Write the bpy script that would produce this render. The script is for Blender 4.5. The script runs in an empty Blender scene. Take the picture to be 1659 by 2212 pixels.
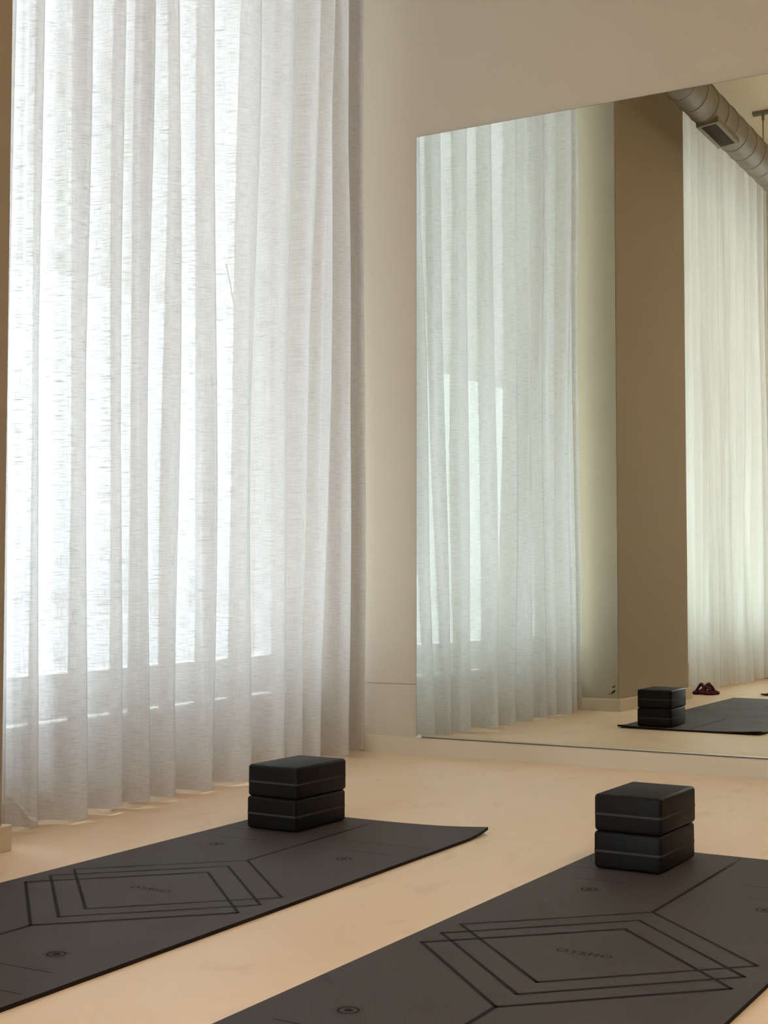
import bpy, bmesh, math, random
from mathutils import Vector, Matrix

# ---------------------------------------------------------------- camera
scene = bpy.context.scene
COL = scene.collection
cam_data = bpy.data.cameras.new('camera')
cam = bpy.data.objects.new('camera', cam_data)
COL.objects.link(cam)
cam_data.sensor_fit = 'HORIZONTAL'
cam_data.sensor_width = 36.0
cam_data.lens = 2993.0 / 1659.0 * 36.0
cam_data.clip_start = 0.02
cam_data.clip_end = 500
cam.location = (0, 0, 0.62)
cam.rotation_euler = (math.pi / 2 + 0.0506, 0, 0.5195)
scene.camera = cam

# ---------------------------------------------------------------- world, sun, exposure
world = bpy.data.worlds.new('world')
scene.world = world
world.use_nodes = True
wn = world.node_tree
bg = wn.nodes['Background']
bg.inputs[0].default_value = (0.86, 0.92, 1.0, 1)
bg.inputs[1].default_value = 5.0
sun_data = bpy.data.lights.new('sun', 'SUN')
TH0 = 0.0498
sun_data.energy = 5.0
sun_data.angle = math.radians(1.0)
sun_data.color = (1.0, 0.955, 0.89)
sun = bpy.data.objects.new('sun', sun_data)
COL.objects.link(sun)
sun.rotation_euler = (0, math.radians(-39.2), TH0)   # high over the street; the awning keeps it off all but the window sill
def area(name, loc, sx, sy, power, col, rot=(0, 0, 0)):
    d = bpy.data.lights.new(name, 'AREA')
    d.shape = 'RECTANGLE'; d.size = sx; d.size_y = sy; d.energy = power; d.color = col
    o = bpy.data.objects.new(name, d); COL.objects.link(o)
    o.location = loc; o.rotation_euler = rot
    return o
# unseen warm fill lamps below the ceiling, added to brighten the room
area('fill_light', (1.2, 1.2, 3.42), 0.3, 2.4, 12, (1.0, 0.86, 0.70))
area('fill_light', (1.2, -2.4, 3.42), 0.3, 2.4, 12, (1.0, 0.86, 0.70))
scene.view_settings.view_transform = 'Standard'
scene.view_settings.look = 'None'
scene.view_settings.gamma = 1
scene.view_settings.use_curve_mapping = False
scene.view_settings.exposure = 1.88
scene.cycles.use_denoising = True
scene.cycles.max_bounces = 12
scene.cycles.diffuse_bounces = 6
scene.cycles.glossy_bounces = 4
scene.cycles.transmission_bounces = 8
scene.cycles.transparent_max_bounces = 24
scene.cycles.sample_clamp_indirect = 6.0

# ---------------------------------------------------------------- helpers
D = 4.4058                       # mirror plane
TH = 0.0498                      # the window wall is not quite square to the mirror wall
WV = Vector((-math.sin(TH), math.cos(TH), 0))     # along the window wall
NV = Vector((math.cos(TH), math.sin(TH), 0))      # into the room
def wp(s, o, z=0.0):
    return WV * s + NV * o + Vector((0, 0, z))

def link(name, bm, mat=None, parent=None, smooth=False):
    me = bpy.data.meshes.new(name)
    bm.normal_update(); bm.to_mesh(me); bm.free()
    if mat: me.materials.append(mat)
    if smooth:
        for p in me.polygons: p.use_smooth = True
    o = bpy.data.objects.new(name, me); COL.objects.link(o)
    if parent: o.parent = parent
    return o
def empty(name, loc=(0, 0, 0), rz=0.0):
    o = bpy.data.objects.new(name, None); COL.objects.link(o)
    o.empty_display_size = 0.1
    o.location = loc; o.rotation_euler = (0, 0, rz)
    return o
def tag(o, label, cat, group=None):
    o['label'] = label; o['category'] = cat
    if group: o['group'] = group
    return o
def structure(o, label=None, cat=None):
    o['kind'] = 'structure'
    if label: o['label'] = label
    if cat: o['category'] = cat
    return o
def box(bm, x0, x1, y0, y1, z0, z1):
    v = [bm.verts.new(p) for p in ((x0,y0,z0),(x1,y0,z0),(x1,y1,z0),(x0,y1,z0),(x0,y0,z1),(x1,y0,z1),(x1,y1,z1),(x0,y1,z1))]
    for f in ((3,2,1,0),(4,5,6,7),(0,1,5,4),(1,2,6,5),(2,3,7,6),(3,0,4,7)):
        bm.faces.new([v[i] for i in f])
def wbox(bm, s0, s1, o0, o1, z0, z1):       # a box in the window wall's own directions
    P = [wp(s0,o0,z0), wp(s0,o1,z0), wp(s1,o1,z0), wp(s1,o0,z0), wp(s0,o0,z1), wp(s0,o1,z1), wp(s1,o1,z1), wp(s1,o0,z1)]
    v = [bm.verts.new(p) for p in P]
    for f in ((3,2,1,0),(4,5,6,7),(0,1,5,4),(1,2,6,5),(2,3,7,6),(3,0,4,7)):
        bm.faces.new([v[i] for i in f])
def bevel(bm, w, seg=2):
    bmesh.ops.bevel(bm, geom=bm.edges[:], offset=w, segments=seg, profile=0.5, affect='EDGES', clamp_overlap=True)
def tube(bm, pts, r, seg=8, closed=False):
    rings = []
    n = len(pts)
    for i, p in enumerate(pts):
        a = pts[i-1] if i else (pts[-1] if closed else p)
        b = pts[(i+1) % n] if (i < n-1 or closed) else p
        t = (Vector(b) - Vector(a)).normalized()
        u = t.orthogonal().normalized() if i == 0 else (U - t * U.dot(t)).normalized()
        U = u; v = t.cross(u)
        rings.append([bm.verts.new(Vector(p) + (u*math.cos(2*math.pi*k/seg) + v*math.sin(2*math.pi*k/seg))*r) for k in range(seg)])
    for i in range(n if closed else n-1):
        A, B = rings[i], rings[(i+1) % n]
        for k in range(seg):
            bm.faces.new((A[k], A[(k+1)%seg], B[(k+1)%seg], B[k]))
    if not closed:
        bm.faces.new(rings[0][::-1]); bm.faces.new(rings[-1])

# ---------------------------------------------------------------- materials
def mat(name, col, rough=0.6, metal=0.0, spec=0.5):
    m = bpy.data.materials.new(name); m.use_nodes = True
    b = m.node_tree.nodes['Principled BSDF']
    b.inputs['Base Color'].default_value = (*col, 1)
    b.inputs['Roughness'].default_value = rough
    b.inputs['Metallic'].default_value = metal
    b.inputs['Specular IOR Level'].default_value = spec
    return m
def mottled(name, c1, c2, scale, rough, spec=0.3, bump=0.0, detail=6, stretch=(1,1,1), c3=None):
    m = mat(name, c1, rough, 0, spec); nt = m.node_tree; N = nt.nodes; L = nt.links
    tc = N.new('ShaderNodeTexCoord'); mp = N.new('ShaderNodeMapping'); mp.inputs['Scale'].default_value = stretch
    L.new(tc.outputs['Object'], mp.inputs[0])
    no = N.new('ShaderNodeTexNoise'); no.inputs['Scale'].default_value = scale; no.inputs['Detail'].default_value = detail
    no.inputs['Distortion'].default_value = 0.6
    L.new(mp.outputs[0], no.inputs['Vector'])
    cr = N.new('ShaderNodeValToRGB'); cr.color_ramp.elements[0].position = 0.33; cr.color_ramp.elements[1].position = 0.68
    cr.color_ramp.elements[0].color = (*c1, 1); cr.color_ramp.elements[1].color = (*c2, 1)
    L.new(no.outputs['Fac'], cr.inputs[0])
    out = cr.outputs[0]
    if c3:
        n2 = N.new('ShaderNodeTexNoise'); n2.inputs['Scale'].default_value = scale*4.3; n2.inputs['Detail'].default_value = 8; n2.inputs['Distortion'].default_value = 1.5
        L.new(mp.outputs[0], n2.inputs['Vector'])
        r2 = N.new('ShaderNodeValToRGB'); r2.color_ramp.elements[0].position = 0.58; r2.color_ramp.elements[1].position = 0.75
        L.new(n2.outputs['Fac'], r2.inputs[0])
        mx = N.new('ShaderNodeMix'); mx.data_type = 'RGBA'; mx.inputs[7].default_value = (*c3, 1)
        L.new(r2.outputs[0], mx.inputs[0]); L.new(out, mx.inputs[6]); out = mx.outputs[2]
    L.new(out, N['Principled BSDF'].inputs['Base Color'])
    if bump:
        b = N.new('ShaderNodeBump'); b.inputs['Strength'].default_value = bump; b.inputs['Distance'].default_value = 0.002
        L.new(no.outputs['Fac'], b.inputs['Height']); L.new(b.outputs[0], N['Principled BSDF'].inputs['Normal'])
    return m
M_FLOOR = mottled('microcement', (0.76,0.565,0.385), (0.82,0.635,0.455), 1.7, 0.42, 0.35, 0.06, 8, (1,0.55,1), (0.69,0.50,0.34))
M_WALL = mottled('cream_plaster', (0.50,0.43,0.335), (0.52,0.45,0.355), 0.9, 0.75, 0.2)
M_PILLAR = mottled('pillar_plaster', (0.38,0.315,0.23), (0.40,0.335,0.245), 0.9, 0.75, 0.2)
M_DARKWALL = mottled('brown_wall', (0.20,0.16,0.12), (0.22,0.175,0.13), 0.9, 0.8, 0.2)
M_SKIRT = mottled('painted_baseboard', (0.57,0.48,0.36), (0.59,0.50,0.38), 1.5, 0.45, 0.4)
M_CEIL = mottled('ceiling_paint', (0.84,0.75,0.58), (0.86,0.77,0.60), 0.8, 0.8, 0.2)
M_WHITE = mat('white_frame', (0.86,0.87,0.90), 0.4)
M_PLASTIC = mat('clear_white_plastic', (0.78,0.76,0.70), 0.25)
M_CHIP = mat('dark_chip', (0.03,0.022,0.02), 0.8)
M_GROOVE = mat('wall_joint', (0.34,0.27,0.19), 0.8)
M_ALU = mat('brushed_aluminium', (0.62,0.60,0.54), 0.35, 0.9)
M_DARKEDGE = mat('mirror_edge', (0.10,0.10,0.08), 0.4)
M_GAP_SHADE = mat('painted_gap_shade', (0.16,0.13,0.075), 0.7)
M_MIRROR = mat('mirror_silver', (0.83,0.87,0.80), 0.0, 1.0)
M_DUCT = mottled('galvanised_duct', (0.22,0.19,0.135), (0.28,0.24,0.175), 5, 0.6, 0.3)
M_SEAM = mat('duct_seam', (0.26,0.23,0.18), 0.5, 0.3)
M_VENT_SHADE = mat('painted_vent_shade', (0.05,0.035,0.03), 0.9)
M_SLAT = mat('grille_slat', (0.13,0.10,0.08), 0.5, 0.2)
M_FOAM = mottled('black_foam', (0.005,0.0045,0.0045), (0.007,0.006,0.006), 60, 0.55, 0.16, 0.05)
M_STRIPE = mat('grey_stripe', (0.045,0.043,0.043), 0.7, 0, 0.2)
M_LINE = mat('mat_print', (0.010,0.008,0.007), 0.75, 0, 0.15)
M_MATEDGE = mat('mat_rubber', (0.022,0.015,0.013), 0.8, 0, 0.15)
M_BURG = mottled('burgundy_velvet', (0.050,0.012,0.022), (0.13,0.035,0.060), 40, 0.85, 0.2)
M_STREET = mottled('street_asphalt', (0.27,0.265,0.26), (0.32,0.315,0.31), 0.8, 0.9, 0.1)
M_FACADE = mottled('far_facade', (0.36,0.375,0.38), (0.40,0.415,0.42), 0.15, 0.9, 0.1)
M_AWN = mat('awning_cloth', (0.80,0.78,0.76), 0.9)
_b = M_AWN.node_tree.nodes['Principled BSDF']
_t = M_AWN.node_tree.nodes.new('ShaderNodeBsdfTranslucent'); _t.inputs[0].default_value = (0.32,0.325,0.34,1)
_m = M_AWN.node_tree.nodes.new('ShaderNodeMixShader'); _m.inputs[0].default_value = 0.6
M_AWN.node_tree.links.new(_b.outputs[0], _m.inputs[1]); M_AWN.node_tree.links.new(_t.outputs[0], _m.inputs[2])
M_AWN.node_tree.links.new(_m.outputs[0], M_AWN.node_tree.nodes['Material Output'].inputs[0])
M_CAR = mat('car_paint', (0.55,0.56,0.58), 0.25)
M_TYRE = mat('tyre', (0.03,0.03,0.03), 0.8)
M_VINYL = mat('vinyl_lettering', (0.10,0.10,0.11), 0.7)

def mat_rubber_top():
    m = mat('mat_top', (0.05,0.042,0.04), 0.62, 0, 0.27); nt = m.node_tree; N = nt.nodes; L = nt.links
    tc = N.new('ShaderNodeTexCoord'); sp = N.new('ShaderNodeSeparateXYZ'); L.new(tc.outputs['Object'], sp.inputs[0])
    def math_(op, a, b=None):
        n = N.new('ShaderNodeMath'); n.operation = op
        if isinstance(a, (int, float)): n.inputs[0].default_value = a
        else: L.new(a, n.inputs[0])
        if b is not None:
            if isinstance(b, (int, float)): n.inputs[1].default_value = b
            else: L.new(b, n.inputs[1])
        return n.outputs[0]
    px, py = 1/0.0065, 1/0.0105
    fx = math_('SUBTRACT', math_('FRACT', math_('MULTIPLY', sp.outputs[0], px)), 0.5)
    row = math_('MULTIPLY', sp.outputs[1], py)
    fy = math_('SUBTRACT', math_('FRACT', row), 0.5)
    d = math_('ADD', math_('MULTIPLY', math_('MULTIPLY', fx, fx), 1.0), math_('MULTIPLY', math_('MULTIPLY', fy, fy), 2.6))
    dot = math_('LESS_THAN', d, 0.055)
    no = N.new('ShaderNodeTexNoise'); no.inputs['Scale'].default_value = 3.0; no.inputs['Detail'].default_value = 4
    L.new(tc.outputs['Object'], no.inputs['Vector'])
    n2 = N.new('ShaderNodeTexNoise'); n2.inputs['Scale'].default_value = 420; n2.inputs['Detail'].default_value = 2
    L.new(tc.outputs['Object'], n2.inputs['Vector'])
    cr = N.new('ShaderNodeValToRGB'); cr.color_ramp.elements[0].position = 0.3; cr.color_ramp.elements[1].position = 0.7
    cr.color_ramp.elements[0].color = (0.042,0.033,0.031,1); cr.color_ramp.elements[1].color = (0.054,0.042,0.040,1)
    L.new(no.outputs['Fac'], cr.inputs[0])
    mx = N.new('ShaderNodeMix'); mx.data_type = 'RGBA'; mx.inputs[7].default_value = (0.105,0.084,0.078,1)
    L.new(math_('MULTIPLY', dot, math_('MULTIPLY', n2.outputs['Fac'], 0.9)), mx.inputs[0]); L.new(cr.outputs[0], mx.inputs[6])
    L.new(mx.outputs[2], N['Principled BSDF'].inputs['Base Color'])
    bp = N.new('ShaderNodeBump'); bp.inputs['Strength'].default_value = 0.25; bp.inputs['Distance'].default_value = 0.0006
    L.new(math_('ADD', n2.outputs['Fac'], math_('MULTIPLY', dot, 0.6)), bp.inputs['Height']); L.new(bp.outputs[0], N['Principled BSDF'].inputs['Normal'])
    return m
M_MAT = mat_rubber_top()

def linen(name, tcol, dcol, clear, slub=0.42):
    m = bpy.data.materials.new(name); m.use_nodes = True
    nt = m.node_tree; N = nt.nodes; L = nt.links; N.clear()
    out = N.new('ShaderNodeOutputMaterial')
    uv = N.new('ShaderNodeTexCoord')
    def thread(sx, sy, lo, hi, seed):
        mp = N.new('ShaderNodeMapping'); mp.inputs['Scale'].default_value = (sx, sy, 1); mp.inputs['Location'].default_value = (seed, seed*2, 0)
        L.new(uv.outputs['UV'], mp.inputs[0])
        n = N.new('ShaderNodeTexNoise'); n.inputs['Scale'].default_value = 1; n.inputs['Detail'].default_value = 3; n.inputs['Roughness'].default_value = 0.6
        L.new(mp.outputs[0], n.inputs['Vector'])
        r = N.new('ShaderNodeMapRange'); r.inputs[1].default_value = lo; r.inputs[2].default_value = hi
        L.new(n.outputs['Fac'], r.inputs[0]); return r.outputs[0]
    def M_(op, a, b):
        n = N.new('ShaderNodeMath'); n.operation = op
        for i, q in enumerate((a, b)):
            if isinstance(q, (int, float)): n.inputs[i].default_value = q
            else: L.new(q, n.inputs[i])
        return n.outputs[0]
    h = thread(26, 340, 0.43, 0.70, 0.0)
    v = thread(340, 22, 0.45, 0.74, 7.3)
    th = M_('MAXIMUM', h, M_('MULTIPLY', v, 0.8))          # 0 open weave .. 1 thick slub
    body = N.new('ShaderNodeMix'); body.data_type = 'RGBA'
    body.inputs[6].default_value = (*tcol, 1); body.inputs[7].default_value = (*[c*slub for c in tcol], 1)
    L.new(th, body.inputs[0])
    tr = N.new('ShaderNodeBsdfTranslucent'); L.new(body.outputs[2], tr.inputs[0])
    df = N.new('ShaderNodeBsdfDiffuse'); df.inputs[0].default_value = (*dcol, 1)
    lw = N.new('ShaderNodeLayerWeight'); lw.inputs[0].default_value = 0.5
    gz = M_('POWER', lw.outputs['Facing'], 2.5)            # a weave seen edge-on closes up and passes less light
    em = N.new('ShaderNodeMix'); em.data_type = 'RGBA'; em.inputs[7].default_value = (*[c*0.5 for c in tcol], 1)
    L.new(gz, em.inputs[0]); L.new(body.outputs[2], em.inputs[6]); L.new(em.outputs[2], tr.inputs[0])
    a = N.new('ShaderNodeAddShader'); L.new(tr.outputs[0], a.inputs[0]); L.new(df.outputs[0], a.inputs[1])
    tp = N.new('ShaderNodeBsdfTransparent')
    mx = N.new('ShaderNodeMixShader')
    L.new(M_('MULTIPLY', M_('MULTIPLY', M_('SUBTRACT', 1.15, th), clear), M_('SUBTRACT', 1.0, gz)), mx.inputs[0])
    L.new(a.outputs[0], mx.inputs[1]); L.new(tp.outputs[0], mx.inputs[2])
    L.new(mx.outputs[0], out.inputs[0])
    return m
M_LINEN = linen('sheer_linen', (0.385,0.385,0.388), (0.33,0.295,0.255), 0.115)
M_LINEN2 = linen('sheer_linen_far', (0.48,0.465,0.44), (0.36,0.34,0.31), 0.10, 0.68)

def glass_mat():
    m = bpy.data.materials.new('window_glass'); m.use_nodes = True
    N = m.node_tree.nodes; L = m.node_tree.links; N.clear()
    out = N.new('ShaderNodeOutputMaterial'); t = N.new('ShaderNodeBsdfTransparent'); t.inputs[0].default_value = (0.93,0.97,0.97,1)
    g = N.new('ShaderNodeBsdfGlossy'); g.inputs['Roughness'].default_value = 0.02
    lw = N.new('ShaderNodeLayerWeight'); lw.inputs[0].default_value = 0.25
    fr = N.new('ShaderNodeMath'); fr.operation = 'MULTIPLY'; fr.inputs[1].default_value = 0.25; L.new(lw.outputs['Facing'], fr.inputs[0])
    mx = N.new('ShaderNodeMixShader'); L.new(fr.outputs[0], mx.inputs[0]); L.new(t.outputs[0], mx.inputs[1]); L.new(g.outputs[0], mx.inputs[2])
    L.new(mx.outputs[0], out.inputs[0]); return m
M_GLASS = glass_mat()

# ---------------------------------------------------------------- large structure
H = 3.5
bm = bmesh.new(); box(bm, -3.0, 7.2, -5.2, 4.7, -0.12, 0.0)
structure(link('floor', bm, M_FLOOR))
bm = bmesh.new(); box(bm, -3.1, 7.2, -5.2, 4.7, H, H+0.15)
structure(link('ceiling', bm, M_CEIL))
WY = D + 0.012
bm = bmesh.new(); box(bm, -2.63, 7.2, WY, 4.7, 0, H); box(bm, -3.1, -2.63, 4.62, 4.9, -0.12, H+0.1); box(bm, -2.63, 7.2, 4.7, 4.9, -0.12, H+0.1)
w = structure(link('wall_back', bm, M_WALL))
bm = bmesh.new(); box(bm, -2.60, -2.384, WY-0.0012, WY+0.002, 0.2505, 0.2530)
structure(link('trim_1', bm, M_GROOVE))
bm = bmesh.new(); box(bm, -2.60, 7.0, D-0.001, WY+0.002, 0.0, 0.0625)
bmesh.ops.bevel(bm, geom=[e for e in bm.edges if all(v.co.y < D and v.co.z > 0.06 for v in e.verts)], offset=0.002, segments=2, affect='EDGES')
structure(link('baseboard_back', bm, M_SKIRT))
bm = bmesh.new(); box(bm, 7.0, 7.2, -5.2, WY, 0, H)
structure(link('wall_right', bm, M_DARKWALL))  # unseen wall, coloured dark to cut bounced light on the pillar
bm = bmesh.new()
for x0, x1, z0, z1 in ((-2.95, 7.0, 0, 0.1), (-2.95, 7.0, 3.2, H), (-2.95, -2.3, 0.1, 3.2), (-1.1, 7.0, 0.1, 3.2)): box(bm, x0, x1, -5.2, -5.0, z0, z1)
structure(link('wall_front', bm, M_WALL))
# window wall: plinth, head, solid lengths between the windows
bm = bmesh.new()
GO = -2.74                        # plane of the glass
wbox(bm, -5.0, 4.81, -2.86, -2.545, 0, 0.222)
wbox(bm, -5.0, 4.81, -2.86, -2.60, 3.30, H)
for s0, s1 in ((4.46, 4.81), (1.50, 2.42), (-1.2, -0.45), (-5.0, -3.6)):
    wbox(bm, s0, s1, -2.86, -2.60, 0.222, 3.30)
wbox(bm, 4.45, 4.81, -2.62, -2.485, 0, H)  # nib added to stop light leaking past the curtain end
structure(link('wall_left', bm, M_WALL))
def window(idx, s0, s1):
    bm = bmesh.new()
    wbox(bm, s0, s1, -2.78, -2.70, 0.236, 0.342)
    wbox(bm, s0, s1, -2.78, -2.70, 3.22, 3.30)
    wbox(bm, s0, s0+0.05, -2.78, -2.70, 0.342, 3.22)
    wbox(bm, s1-0.05, s1, -2.78, -2.70, 0.342, 3.22)
    fr = structure(link('window_%d' % idx, bm, M_WHITE))
    bm = bmesh.new(); wbox(bm, s0+0.05, s1-0.05, GO-0.003, GO+0.003, 0.342, 3.22)
    link('pane', bm, M_GLASS, fr)
    bm = bmesh.new(); wbox(bm, s0+0.05, s1-0.05, GO-0.02, GO+0.055, 0.342, 0.353); 
    link('glazing_bead', bm, M_WHITE, fr)
    bm = bmesh.new(); wbox(bm, s0, s1, -2.78, -2.535, 0.222, 0.236)
    link('window_sill', bm, M_WHITE, fr)
    return fr
win1 = window(1, 2.42, 4.46)
window(2, -0.45, 1.50)
window(3, -3.6, -1.2)  # unseen window, added without a curtain to bring more daylight in
bm = bmesh.new()
for x0, x1, z0, z1 in ((-2.3, -1.1, 0.1, 0.18), (-2.3, -1.1, 3.12, 3.2), (-2.3, -2.22, 0.18, 3.12), (-1.18, -1.1, 0.18, 3.12)): box(bm, x0, x1, -5.14, -5.06, z0, z1)
w4 = structure(link('window_4', bm, M_WHITE))  # unseen window added behind the camera to light floor and mirror wall
bm = bmesh.new(); box(bm, -2.22, -1.18, -5.103, -5.097, 0.18, 3.12); link('pane', bm, M_GLASS, w4)

# pillar between the windows
pil = empty('pillar', wp(2.0, -2.4))
tag(pil, 'square cream plastered pillar between the two curtained windows, with low baseboard', 'pillar')
def wloc(bm, parent):
    bm.transform(Matrix.Translation(-Vector(parent.location)))
def wall_pillar(parent, s0, s1):
    bm = bmesh.new(); wbox(bm, s0, s1, -2.605, -2.250, 0, H)
    bmesh.ops.bevel(bm, geom=[e for e in bm.edges if abs(e.verts[0].co.z - e.verts[1].co.z) > 1], offset=0.003, segments=2, affect='EDGES')
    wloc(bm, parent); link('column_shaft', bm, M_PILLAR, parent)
    bm = bmesh.new(); wbox(bm, s0-0.016, s1+0.016, -2.540, -2.234, 0, 0.0595)
    bevel(bm, 0.0015, 1); wloc(bm, parent); link('baseboard', bm, M_SKIRT, parent)
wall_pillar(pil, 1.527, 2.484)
bm = bmesh.new()
def chip(bm, s, o, z, r, rnd):
    vs = []
    for k in range(7):
        a = 2*math.pi*k/7; q = r*(0.5+rnd.random())
        vs.append(wp(s, o + q*math.cos(a)*1.3, z + q*math.sin(a)*0.7))
    f = bm.faces.new([bm.verts.new(p) for p in vs])
    g = bmesh.ops.extrude_face_region(bm, geom=[f]); 
    for v in g['geom']:
        if isinstance(v, bmesh.types.BMVert): v.co += WV*0.0012
rnd = random.Random(4)
for o_, z_, r_ in ((-2.285,0.088,0.006),(-2.297,0.083,0.004),(-2.275,0.093,0.006),(-2.272,0.100,0.004),(-2.276,0.118,0.005),(-2.270,0.123,0.003)):
    chip(bm, 2.4836, o_, z_, r_, rnd)
wloc(bm, pil); c = link('chipped_paint', bm, M_CHIP, pil); c['label'] = 'dark chipped paint marks above the baseboard'
bm = bmesh.new(); wbox(bm, 1.505, 1.5275, -2.40, -2.252, 0.0, 0.190); bevel(bm, 0.002, 1)
wloc(bm, pil); link('corner_guard', bm, M_SKIRT, pil)
pil2 = empty('pillar', wp(-0.9, -2.4))
tag(pil2, 'cream pillar at the far end of the second curtain, seen only in the mirror at its right edge', 'pillar')
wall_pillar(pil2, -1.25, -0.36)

# ---------------------------------------------------------------- mirror
mir = empty('wall_mirror', (-2.386, D, 0.0695))
tag(mir, 'huge frameless wall mirror standing on the baseboard, reflecting curtains and pillar', 'mirror')
mir.rotation_euler = (-0.0019, 0, 0)
MW, MH = 3.2, 2.183
bm = bmesh.new(); box(bm, 0, MW, 0.0006, 0.005, 0, MH); link('glass_edge', bm, M_DARKEDGE, mir)
bm = bmesh.new(); f = bm.faces.new([bm.verts.new(p) for p in ((0.001,0,0.001),(MW-0.001,0,0.001),(MW-0.001,0,MH-0.001),(0.001,0,MH-0.001))]); link('mirror_glass', bm, M_MIRROR, mir)
bm = bmesh.new(); box(bm, 0.014, MW, -0.004, 0.0055, -0.0018, -0.0002); box(bm, 0.014, MW, -0.004, -0.0015, -0.0002, 0.0016)
link('bottom_channel', bm, M_ALU, mir)
bm = bmesh.new(); box(bm, 0.014, MW, 0.001, 0.0085, -0.0068, -0.0018); link('gap_shade_strip', bm, M_GAP_SHADE, mir)  # dark strip paints in the shade of the gap below the mirror
bm = bmesh.new(); box(bm, 0.0, 0.022, -0.005, 0.004, -0.006, 0.0); box(bm, 0.008, 0.022, -0.006, -0.0015, 0.0, 0.005)
bevel(bm, 0.0008, 1); link('mounting_clip', bm, M_PLASTIC, mir)

# ---------------------------------------------------------------- curtains
def curtain(name, mats, keys, zs, z0, z1, oc, amp, label, seed, ends, recede=False, af=0.34):
    """keys: crest positions along the wall at the heights zs (top, middle, bottom)."""
    rnd = random.Random(seed)
    nf = len(keys[0]); per = 22
    ph = [rnd.uniform(-1, 1) for _ in range(nf+2)]
    am = [rnd.uniform(0.8, 1.15) for _ in range(nf+2)]
    nz = 40
    def crests(z):
        if z >= zs[1]:
            t = (z-zs[1])/(zs[0]-zs[1]); return [b+(a-b)*t for a, b in zip(keys[0], keys[1])]
        t = (z-zs[2])/(zs[1]-zs[2]); return [c+(b-c)*t for b, c in zip(keys[1], keys[2])]
    bm = bmesh.new(); uvl = bm.loops.layers.uv.new('UVMap')
    rows = []; us = None
    for j in range(nz+1):
        z = z0 + (z1-z0)*(j/nz)
        c = crests(z); c = [ends[0]] + c + [ends[1]]
        row = []
        for i in range(nf+1):
            a, b = c[i], c[i+1]
            lam = max(b-a, 0.02)
            A = min(amp, lam*af)*(0.5*(am[i]+am[min(i+1, nf)]))*(1.0 - 0.10*(z/z1))
            for k in range(per if i < nf else per+1):
                u = k/per; f = 2*math.pi*u
                s = a + lam*(u + 0.36*math.sin(2*f)/(2*math.pi)*(0.8+0.3*ph[i]))
                prof = math.cos(f)
                prof = prof*(1.18 - 0.18*prof*prof)
                rc = 0.0
                if recede:
                    rc = min(1.0, max(0.0, (2.86-s)/0.26)); rc = rc*rc*(3-2*rc)
                o = oc - 0.050*rc + A*(1-0.45*rc)*prof + 0.006*ph[i]*math.sin(f*2+3*z) + 0.010*math.sin(2.1*z+ph[i]*3)*(1-z/z1)
                zz = z
                if j == 0: zz = z + 0.004*math.sin(9*s+seed) 
                row.append(wp(s, o, zz))
        if us is None:
            us = [0]
            for q in range(1, len(row)): us.append(us[-1] + (row[q]-row[q-1]).length)
        rows.append([bm.verts.new(p) for p in row])
    for j in range(nz):
        for q in range(len(us)-1):
            f = bm.faces.new((rows[j][q], rows[j][q+1], rows[j+1][q+1], rows[j+1][q]))
            za, zb = z0+(z1-z0)*j/nz, z0+(z1-z0)*(j+1)/nz
            for l, t in zip(f.loops, ((us[q],za),(us[q+1],za),(us[q+1],zb),(us[q],zb))): l[uvl].uv = t
    root = empty(name, wp(0.5*(ends[0]+ends[1]), oc)); tag(root, label, 'curtain')
    wloc(bm, root); link('linen_panel', bm, mats, root, True)
    return root, us
K1 = [[2.68,2.735,2.861,3.046,3.148,3.288,3.435,3.681,3.906,4.104,4.228,4.355],
      [2.675,2.735,2.881,3.050,3.149,3.293,3.452,3.650,3.888,4.042,4.164,4.355],
      [2.665,2.725,2.880,3.043,3.145,3.287,3.461,3.633,3.888,3.992,4.126,4.350]]
K1 = [[v-0.018 for v in k] for k in K1]
curtain('linen_curtain', M_LINEN, K1, (2.2, 0.85, 0.05), 0.014, 3.46, -2.378, 0.068,
        'tall sheer off-white linen curtain nearest the mirror wall, beside the square pillar', 5, (2.57, 4.46), True)
k2t = [-0.211,-0.061,0.094,0.217,0.346,0.499,0.612,0.706,0.84,0.946,1.026,1.144,1.251,1.311,1.363]
k2b = [-0.20,-0.075,0.163,0.273,0.443,0.53,0.616,0.70,0.799,0.912,1.023,1.162,1.289,1.355,1.427]
K2 = [k2t, k2b, [v-0.01 for v in k2b]]
curtain('linen_curtain', M_LINEN2, K2, (3.2, 0.9, 0.05), 0.014, 3.46, -2.385, 0.05,
        'second sheer linen curtain beyond the pillar, seen only in the mirror', 9, (-0.30, 1.50), False, 0.5)

# ---------------------------------------------------------------- yoga mats
MATW = 0.6136
def curl(u, v, c):
    """height of the mat above flat: u across (-.5..+.5 of the width), v distance from the near-mirror end"""
    e = max(0.0, 1 - v/0.13)
    return c[0]*e*e*(0.06 + (0.65 if u < 0 else c[1])*abs(2*u)**2.6)
def strip(bm, pts, w, hf, lift):
    """flat printed line along pts (u metres, v metres)"""
    for (x0, y0), (x1, y1) in zip(pts, pts[1:]):
        L_ = math.hypot(x1-x0, y1-y0); n = max(1, int(L_/0.02))
        dx, dy = (x1-x0)/L_, (y1-y0)/L_; px, py = -dy*w/2, dx*w/2
        x0e, y0e, x1e, y1e = x0-dx*w/2, y0-dy*w/2, x1+dx*w/2, y1+dy*w/2
        prev = None
        for i in range(n+1):
            t = i/n; x = x0e+(x1e-x0e)*t; y = y0e+(y1e-y0e)*t
            a = bm.verts.new((x+px, y+py, hf(x+px, y+py)+lift)); b = bm.verts.new((x-px, y-py, hf(x-px, y-py)+lift))
            if prev: bm.faces.new((prev[0], prev[1], b, a))
            prev = (a, b)
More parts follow.
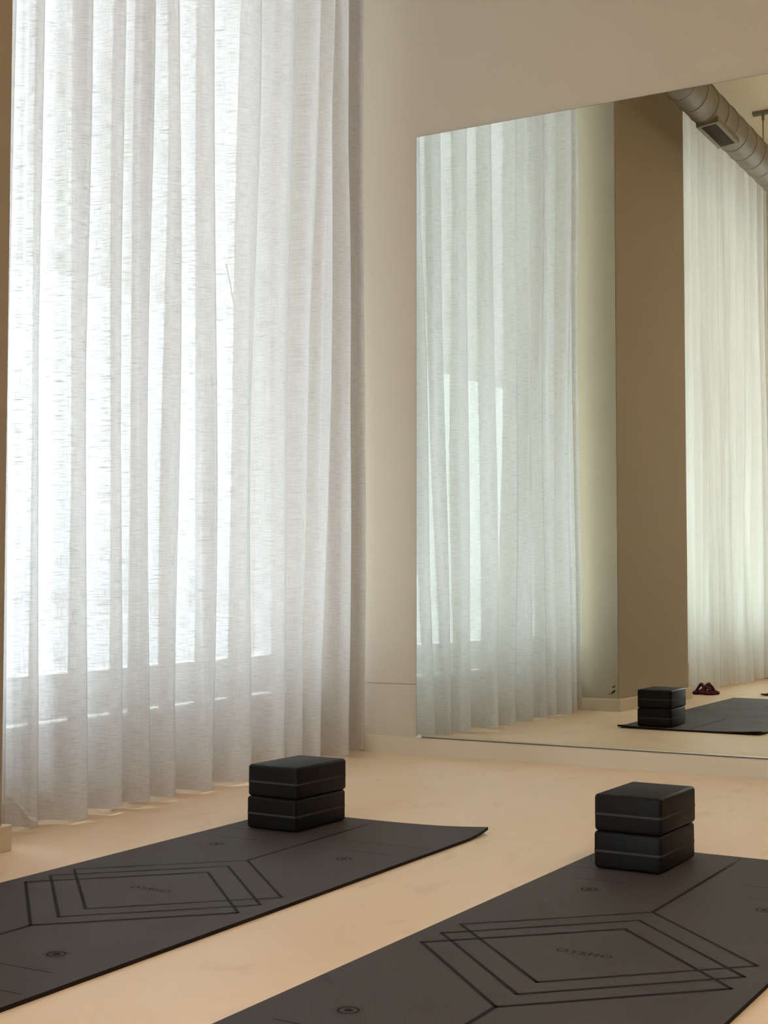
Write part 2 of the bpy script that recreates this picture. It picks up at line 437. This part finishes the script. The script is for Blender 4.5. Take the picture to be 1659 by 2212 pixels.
def ring(bm, cx, cy, r, w, hf, lift, n=36, dash=False):
    for i in range(n):
        if dash and i % 2: continue
        a, b = 2*math.pi*i/n, 2*math.pi*(i+1)/n
        P = [(cx+math.cos(t)*q, cy+math.sin(t)*q) for t, q in ((a, r-w/2), (a, r+w/2), (b, r+w/2), (b, r-w/2))]
        bm.faces.new([bm.verts.new((x, y, hf(x, y)+lift)) for x, y in P])
def yoga_mat(loc, rz, length, vR, curlc, label, detail=True):
    """local origin: middle of the end nearest the mirror, +y towards the mirror"""
    T = 0.0072
    root = empty('yoga_mat', loc, rz); tag(root, label, 'yoga mat', 'yoga mats on the studio floor')
    nu, nv = 24, 60
    hz = lambda x, y: curl(x/MATW, -y, curlc) + T
    bm = bmesh.new(); top = []; bot = []
    for j in range(nv+1):
        v = -length*(j/nv)**1.6
        rt, rb = [], []
        for i in range(nu+1):
            x = (i/nu-0.5)*MATW
            z = curl(x/MATW, -v, curlc)
            rt.append(bm.verts.new((x, v, z+T))); rb.append(bm.verts.new((x, v, z+0.0002)))
        top.append(rt); bot.append(rb)
    for j in range(nv):
        for i in range(nu):
            bm.faces.new((top[j][i+1], top[j][i], top[j+1][i], top[j+1][i+1])).material_index = 0
            bm.faces.new((bot[j][i], bot[j][i+1], bot[j+1][i+1], bot[j+1][i])).material_index = 1
    for j in range(nv):
        bm.faces.new((top[j][0], bot[j][0], bot[j+1][0], top[j+1][0])).material_index = 1
        bm.faces.new((top[j+1][nu], bot[j+1][nu], bot[j][nu], top[j][nu])).material_index = 1
    for i in range(nu):
        bm.faces.new((top[0][i], top[0][i+1], bot[0][i+1], bot[0][i])).material_index = 1
        bm.faces.new((top[nv][i+1], top[nv][i], bot[nv][i], bot[nv][i+1])).material_index = 1
    o = link('mat_body', bm, M_MAT, root); o.data.materials.append(M_MATEDGE)
    # printed alignment pattern
    RW, RL, SH, LW = 0.2664, 0.261, 0.0721, 0.0066
    c1 = -vR                       # centre of the rhombus nearest the mirror
    bm = bmesh.new(); lf = 0.0004
    for k in range(3):
        c = c1 - k*SH
        strip(bm, [(-RW, c), (0, c+RL), (RW, c), (0, c-RL), (-RW, c)], LW, hz, lf + k*0.00012)
    cm = c1 - SH
    strip(bm, [(0, c1+RL), (0, -0.13)], LW*1.15, hz, lf)
    strip(bm, [(0, c1-2*SH-RL), (0, max(-length+0.13, -1.7))], LW*1.15, hz, lf)
    for i in range(9):             # the centre line fades out in dots
        strip(bm, [(0, -0.118+0.011*i), (0, -0.114+0.011*i)], LW*(1-0.07*i), hz, lf)
    dC = cm + 0.4545
    for sy in (1, -1):
        for sx in (-1, 1):
            y = cm + sy*0.4545
            ring(bm, sx*0.175, y, 0.0150, 0.0040, hz, lf)
            ring(bm, sx*0.175, y, 0.0035, 0.0070, hz, lf, 14)
            ring(bm, sx*0.175, y, 0.0215, 0.0012, hz, lf, 72, True)
            for x0, x1, yy in ((0.117, 0.246, 0.541), (0.074, 0.288, 0.648)):
                strip(bm, [(sx*x0, cm+sy*yy), (sx*x1, cm+sy*yy)], 0.0024, hz, lf)
    link('printed_lines', bm, M_LINE, root)
    if detail:
        cu = bpy.data.curves.new('lettering', 'FONT'); cu.body = 'OYSHO'; cu.size = 0.0265; cu.align_x = 'CENTER'; cu.align_y = 'CENTER'
        cu.space_character = 1.16; cu.offset = 0.00015
        tmp = bpy.data.objects.new('lettering', cu); COL.objects.link(tmp)
        dg = bpy.context.evaluated_depsgraph_get()
        me = bpy.data.meshes.new_from_object(tmp.evaluated_get(dg)); bpy.data.objects.remove(tmp)
        me.materials.clear(); me.materials.append(M_LINE)
        o = bpy.data.objects.new('lettering', me); COL.objects.link(o); o.parent = root
        o.location = (0.0, cm, T+0.0005); o['label'] = 'dark printed word OYSHO'
    return root
def hp(cc, d, a):                 # from the camera heading frame to the world
    b = a - 0.5195; e = Vector((math.cos(b), -math.sin(b), 0)); n = Vector((math.sin(b), math.cos(b), 0))
    return e*cc + n*d
hL = 0.62
endL = 3.118 ; endR = 3.098
yoga_mat(hp(-2.8955*hL, endL, 0.5196), -(0.5196-0.5195), 1.80, endL-3.6628*hL, (0.010, 1.05),
         'charcoal yoga mat nearest the curtain, its far right corner curling up under two blocks')
yoga_mat(hp(-1.44*hL, endR, 0.5319), -(0.5319-0.5195), 1.83, endR-3.6135*hL, (0.004, 0.8),
         'charcoal yoga mat in the right foreground, its curling end cut by the picture edge')
yoga_mat((-1.725, 1.025, 0), 0.0, 1.7, 0.86, (0.008, 0.8),
         'charcoal yoga mat of the row behind, only its corner seen at the mirror edge', False)

# ---------------------------------------------------------------- yoga blocks
BL, BW, BH = 0.222, 0.151, 0.0785
def yoga_block(loc, rz, label):
    root = empty('yoga_block', loc, rz); tag(root, label, 'yoga block', 'black foam yoga blocks')
    bm = bmesh.new(); box(bm, -BW/2, BW/2, -BL/2, BL/2, 0.0, BH); bevel(bm, 0.008, 4)
    link('foam_body', bm, M_FOAM, root, True)
    bm = bmesh.new()
    e = 0.0006; x, y, r = BW/2+e, BL/2+e, 0.0085
    P = []
    for cx_, cy_, a0 in ((x-r, y-r, 0), (-x+r, y-r, 90), (-x+r, -y+r, 180), (x-r, -y+r, 270)):
        for k in range(5):
            a = math.radians(a0+22.5*k); P.append((cx_+r*math.cos(a), cy_+r*math.sin(a)))
    zc = BH*0.47
    lo = [bm.verts.new((px, py, zc-0.0022)) for px, py in P]; hi = [bm.verts.new((px, py, zc+0.0022)) for px, py in P]
    li = [bm.verts.new((px*0.985, py*0.99, zc-0.0022)) for px, py in P]; hh = [bm.verts.new((px*0.985, py*0.99, zc+0.0022)) for px, py in P]
    n = len(P)
    for k in range(n):
        q = (k+1) % n
        bm.faces.new((lo[k], lo[q], hi[q], hi[k])); bm.faces.new((hi[k], hi[q], hh[q], hh[k])); bm.faces.new((li[k], li[q], lo[q], lo[k]))
    s = link('stripe', bm, M_STRIPE, root); s['label'] = 'thin grey stripe around the middle'
    return root
def corner_place(fx, fy, rz, dx=0, dy=0, z=0):    # near right-bottom corner (+x,-y) given
    c, s = math.cos(rz), math.sin(rz)
    lx, ly = -BW/2+dx, BL/2+dy
    return (fx + lx*c - ly*s, fy + lx*s + ly*c, z)
rzb = -0.040
yoga_block(corner_place(-1.883, 2.858, rzb, 0, 0, 0.0086), rzb, 'black yoga block, lower of the stack on the mat nearest the curtain')
yoga_block(corner_place(-1.883, 2.858, rzb, 0.002, 0.001, 0.0086+BH), rzb+0.008, 'black yoga block, upper of the stack on the mat nearest the curtain')
rzr = -0.02
yoga_block(corner_place(-0.952, 2.832, rzr, 0, 0, 0.0086), rzr, 'black yoga block, lower of the stack on the right foreground mat')
yoga_block(corner_place(-0.952, 2.832, rzr, 0.002, 0.0, 0.0086+BH), rzr-0.006, 'black yoga block, upper of the stack on the right foreground mat')

# ---------------------------------------------------------------- duct near the ceiling (seen in the mirror)
DX, DZ, DR = -2.12, 3.165, 0.096
duct = empty('ventilation_duct', (DX, 0, DZ)); tag(duct, 'round grey spiral ventilation duct under the ceiling, reflected at the mirror top right', 'duct')
bm = bmesh.new(); tube(bm, [(0, y, 0) for y in (-4.98, -2, 0, 2, 4.40)], DR, 48)
link('duct_pipe', bm, M_DUCT, duct, True)
bm = bmesh.new(); pitch = 0.19; pts = []
n = int((4.36+4.9)/pitch*32)
for i in range(n):
    a = 2*math.pi*i/32; pts.append((math.cos(a)*(DR+0.0005), -4.9+pitch*i/32, math.sin(a)*(DR+0.0005)))
tube(bm, pts, 0.0028, 5); link('spiral_seam', bm, M_SEAM, duct, True)
ga = math.atan2(-(DZ-0.62), -DX) - math.radians(33)      # faces down and into the room
gr = bpy.data.objects.new('vent_grille', None)
gdir = Vector((math.cos(ga), 0, math.sin(ga))); gup = Vector((-math.sin(ga), 0, math.cos(ga)))
GY0, GY1, GW = 1.27, 1.68, 0.060
def gbox(bm, a0, a1, y0, y1, d0, d1):
    P = []
    for d in (d0, d1):
        for a, y in ((a0, y0), (a1, y0), (a1, y1), (a0, y1)):
            P.append(gdir*d + gup*a + Vector((0, y, 0)))
    v = [bm.verts.new(p) for p in P]
    for f in ((3,2,1,0),(4,5,6,7),(0,1,5,4),(1,2,6,5),(2,3,7,6),(3,0,4,7)): bm.faces.new([v[i] for i in f])
bm = bmesh.new()
gbox(bm, -GW, -GW+0.020, GY0, GY1, DR*0.75, DR+0.012); gbox(bm, GW-0.020, GW, GY0, GY1, DR*0.75, DR+0.012)
gbox(bm, -GW+0.020, GW-0.020, GY0, GY0+0.02, DR*0.75, DR+0.012); gbox(bm, -GW+0.020, GW-0.020, GY1-0.02, GY1, DR*0.75, DR+0.012)
g = link('vent_grille', bm, M_DUCT, duct)
bm = bmesh.new(); gbox(bm, -GW+0.019, GW-0.019, GY0+0.019, GY1-0.019, DR*0.7, DR+0.001)
link('grille_shade_fill', bm, M_VENT_SHADE, g)  # solid dark box, its colour stands in for the shade inside the duct
for i in range(17):
    y = GY0+0.035+i*0.0212
    bm = bmesh.new(); gbox(bm, -GW+0.018, GW-0.018, y-0.0022, y+0.0022, DR-0.002, DR+0.008); link('slat', bm, M_SLAT, g)
for yy in (0.47, -2.2):
    bm = bmesh.new(); tube(bm, [(0, yy, DR-0.01), (0, yy, H-DZ-0.028)], 0.004, 8); 
    r = link('hanger_rod', bm, M_SEAM, duct)
    bm = bmesh.new(); tube(bm, [(0, yy, H-DZ-0.055), (0, yy, H-DZ-0.02)], 0.009, 6); box(bm, -0.06, 0.06, yy-0.02, yy+0.02, H-DZ-0.020, H-DZ-0.0005)
    link('ceiling_bracket', bm, M_SEAM, r)

# ---------------------------------------------------------------- burgundy bundle behind the pillar
bun = empty('fabric_bundle', wp(1.20, -2.265)); tag(bun, 'small crumpled burgundy fabric strap bundle on the floor by the second curtain', 'cloth')
rnd = random.Random(12)
def band(path, w, th, nm):
    bm = bmesh.new(); rings = []
    n = len(path)
    for i in range(n):
        p = Vector(path[i]); t = (Vector(path[min(i+1, n-1)])-Vector(path[max(i-1, 0)])).normalized()
        side = t.cross(Vector((0.2*math.sin(i*0.7), 0.15*math.cos(i*0.5), 1))).normalized(); up = side.cross(t)
        R_ = []
        for k in range(10):
            a = 2*math.pi*k/10
            R_.append(bm.verts.new(p + side*math.cos(a)*w*(1+0.12*math.sin(i*1.3)) + up*math.sin(a)*th))
        rings.append(R_)
    for i in range(n-1):
        for k in range(10): bm.faces.new((rings[i][k], rings[i][(k+1)%10], rings[i+1][(k+1)%10], rings[i+1][k]))
    bm.faces.new(rings[0][::-1]); bm.faces.new(rings[-1])
    bmesh.ops.scale(bm, vec=(0.84, 0.84, 1.15), verts=bm.verts); link(nm, bm, M_BURG, bun, True)
def arch(x0, y0, x1, y1, h, n=16, sag=0.0):
    return [(x0+(x1-x0)*t + 0.008*math.sin(5*t), y0+(y1-y0)*t + sag*math.sin(math.pi*t), 0.009+h*math.sin(math.pi*t)) for t in [i/n for i in range(n+1)]]
band(arch(-0.075, 0.01, 0.01, 0.02, 0.042), 0.016, 0.007, 'strap')
band(arch(-0.02, 0.03, 0.075, 0.0, 0.036), 0.015, 0.006, 'strap')
band(arch(-0.05, -0.03, 0.06, 0.03, 0.030, sag=0.02), 0.015, 0.007, 'strap')
band(arch(-0.03, 0.05, 0.05, -0.03, 0.044, sag=-0.015), 0.013, 0.006, 'strap')
band([(0.075*math.cos(a)*(1+0.1*math.sin(3*a)), 0.05*math.sin(a), 0.010+0.003*math.sin(4*a)) for a in [i*0.42 for i in range(15)]], 0.017, 0.009, 'strap')

# ---------------------------------------------------------------- the street outside
bm = bmesh.new(); wbox(bm, -60, 70, -32, -2.87, -0.30, -0.15); structure(link('street_ground', bm, M_STREET), 'pale street surface outside the window')
fac = empty('far_building', wp(5, -32, -0.15)); tag(fac, 'long pale sunlit building across the street behind the curtain', 'building')
bm = bmesh.new(); wbox(bm, -60, 70, -34, -32, -0.15, 31); wloc(bm, fac); link('facade', bm, M_FACADE, fac)
bm = bmesh.new(); wbox(bm, -60, 70, -32.0, -31.7, -0.15, 0.35); wloc(bm, fac); link('wall_base', bm, M_STREET, fac)
aw = empty('awning', wp(2.0, -3.2, 2.0)); tag(aw, 'pale cloth awning over the shop window outside the curtain', 'awning')
bm = bmesh.new()
v = [bm.verts.new(wp(*p)) for p in ((-4.5,-2.88,3.35),(13.0,-2.88,3.35),(13.0,-3.95,2.06),(-4.5,-3.95,2.06),(13.0,-3.95,1.955),(-4.5,-3.95,1.955))]
bm.faces.new((v[0],v[1],v[2],v[3])); bm.faces.new((v[3],v[2],v[4],v[5]))
bmesh.ops.solidify(bm, geom=bm.faces[:], thickness=0.004); wloc(bm, aw); link('canopy', bm, M_AWN, aw)
# shop lettering on the glass, its back seen through the curtain
def stroke(pts, w, nm):
    bm = bmesh.new(); prev = None
    pts = [(a_*1.0 + 0.215 + (a_-4.0)*0.05, b_ + 0.057 + (b_-1.62)*0.05) for a_, b_ in pts]
    for i, (s, z) in enumerate(pts):
        a = pts[max(i-1, 0)]; b = pts[min(i+1, len(pts)-1)]
        dx, dz = b[0]-a[0], b[1]-a[1]; L_ = math.hypot(dx, dz); px, pz = -dz/L_*w*0.75, dx/L_*w*0.75
        s = s + 0.0; q = [bm.verts.new(wp(s+px, GO+0.0036, z+pz)), bm.verts.new(wp(s-px, GO+0.0036, z-pz))]
        if prev: bm.faces.new((prev[0], prev[1], q[1], q[0]))
        prev = q
    o = link(nm, bm, M_VINYL, win1); return o
stroke([(3.925,1.70),(3.945,1.66),(3.965,1.60),(3.975,1.575)], 0.006, 'window_lettering')
stroke([(4.055,1.70),(4.035,1.705),(4.015,1.69),(4.003,1.66),(4.000,1.625),(4.007,1.59),(4.022,1.565),(4.04,1.55)], 0.009, 'window_lettering')
stroke([(4.000,1.635),(4.02,1.630),(4.045,1.628)], 0.007, 'window_lettering')
stroke([(4.16+0.07*math.cos(a), 1.615+0.078*math.sin(a)) for a in [math.radians(100-12*i) for i in range(18)]], 0.008, 'window_lettering')
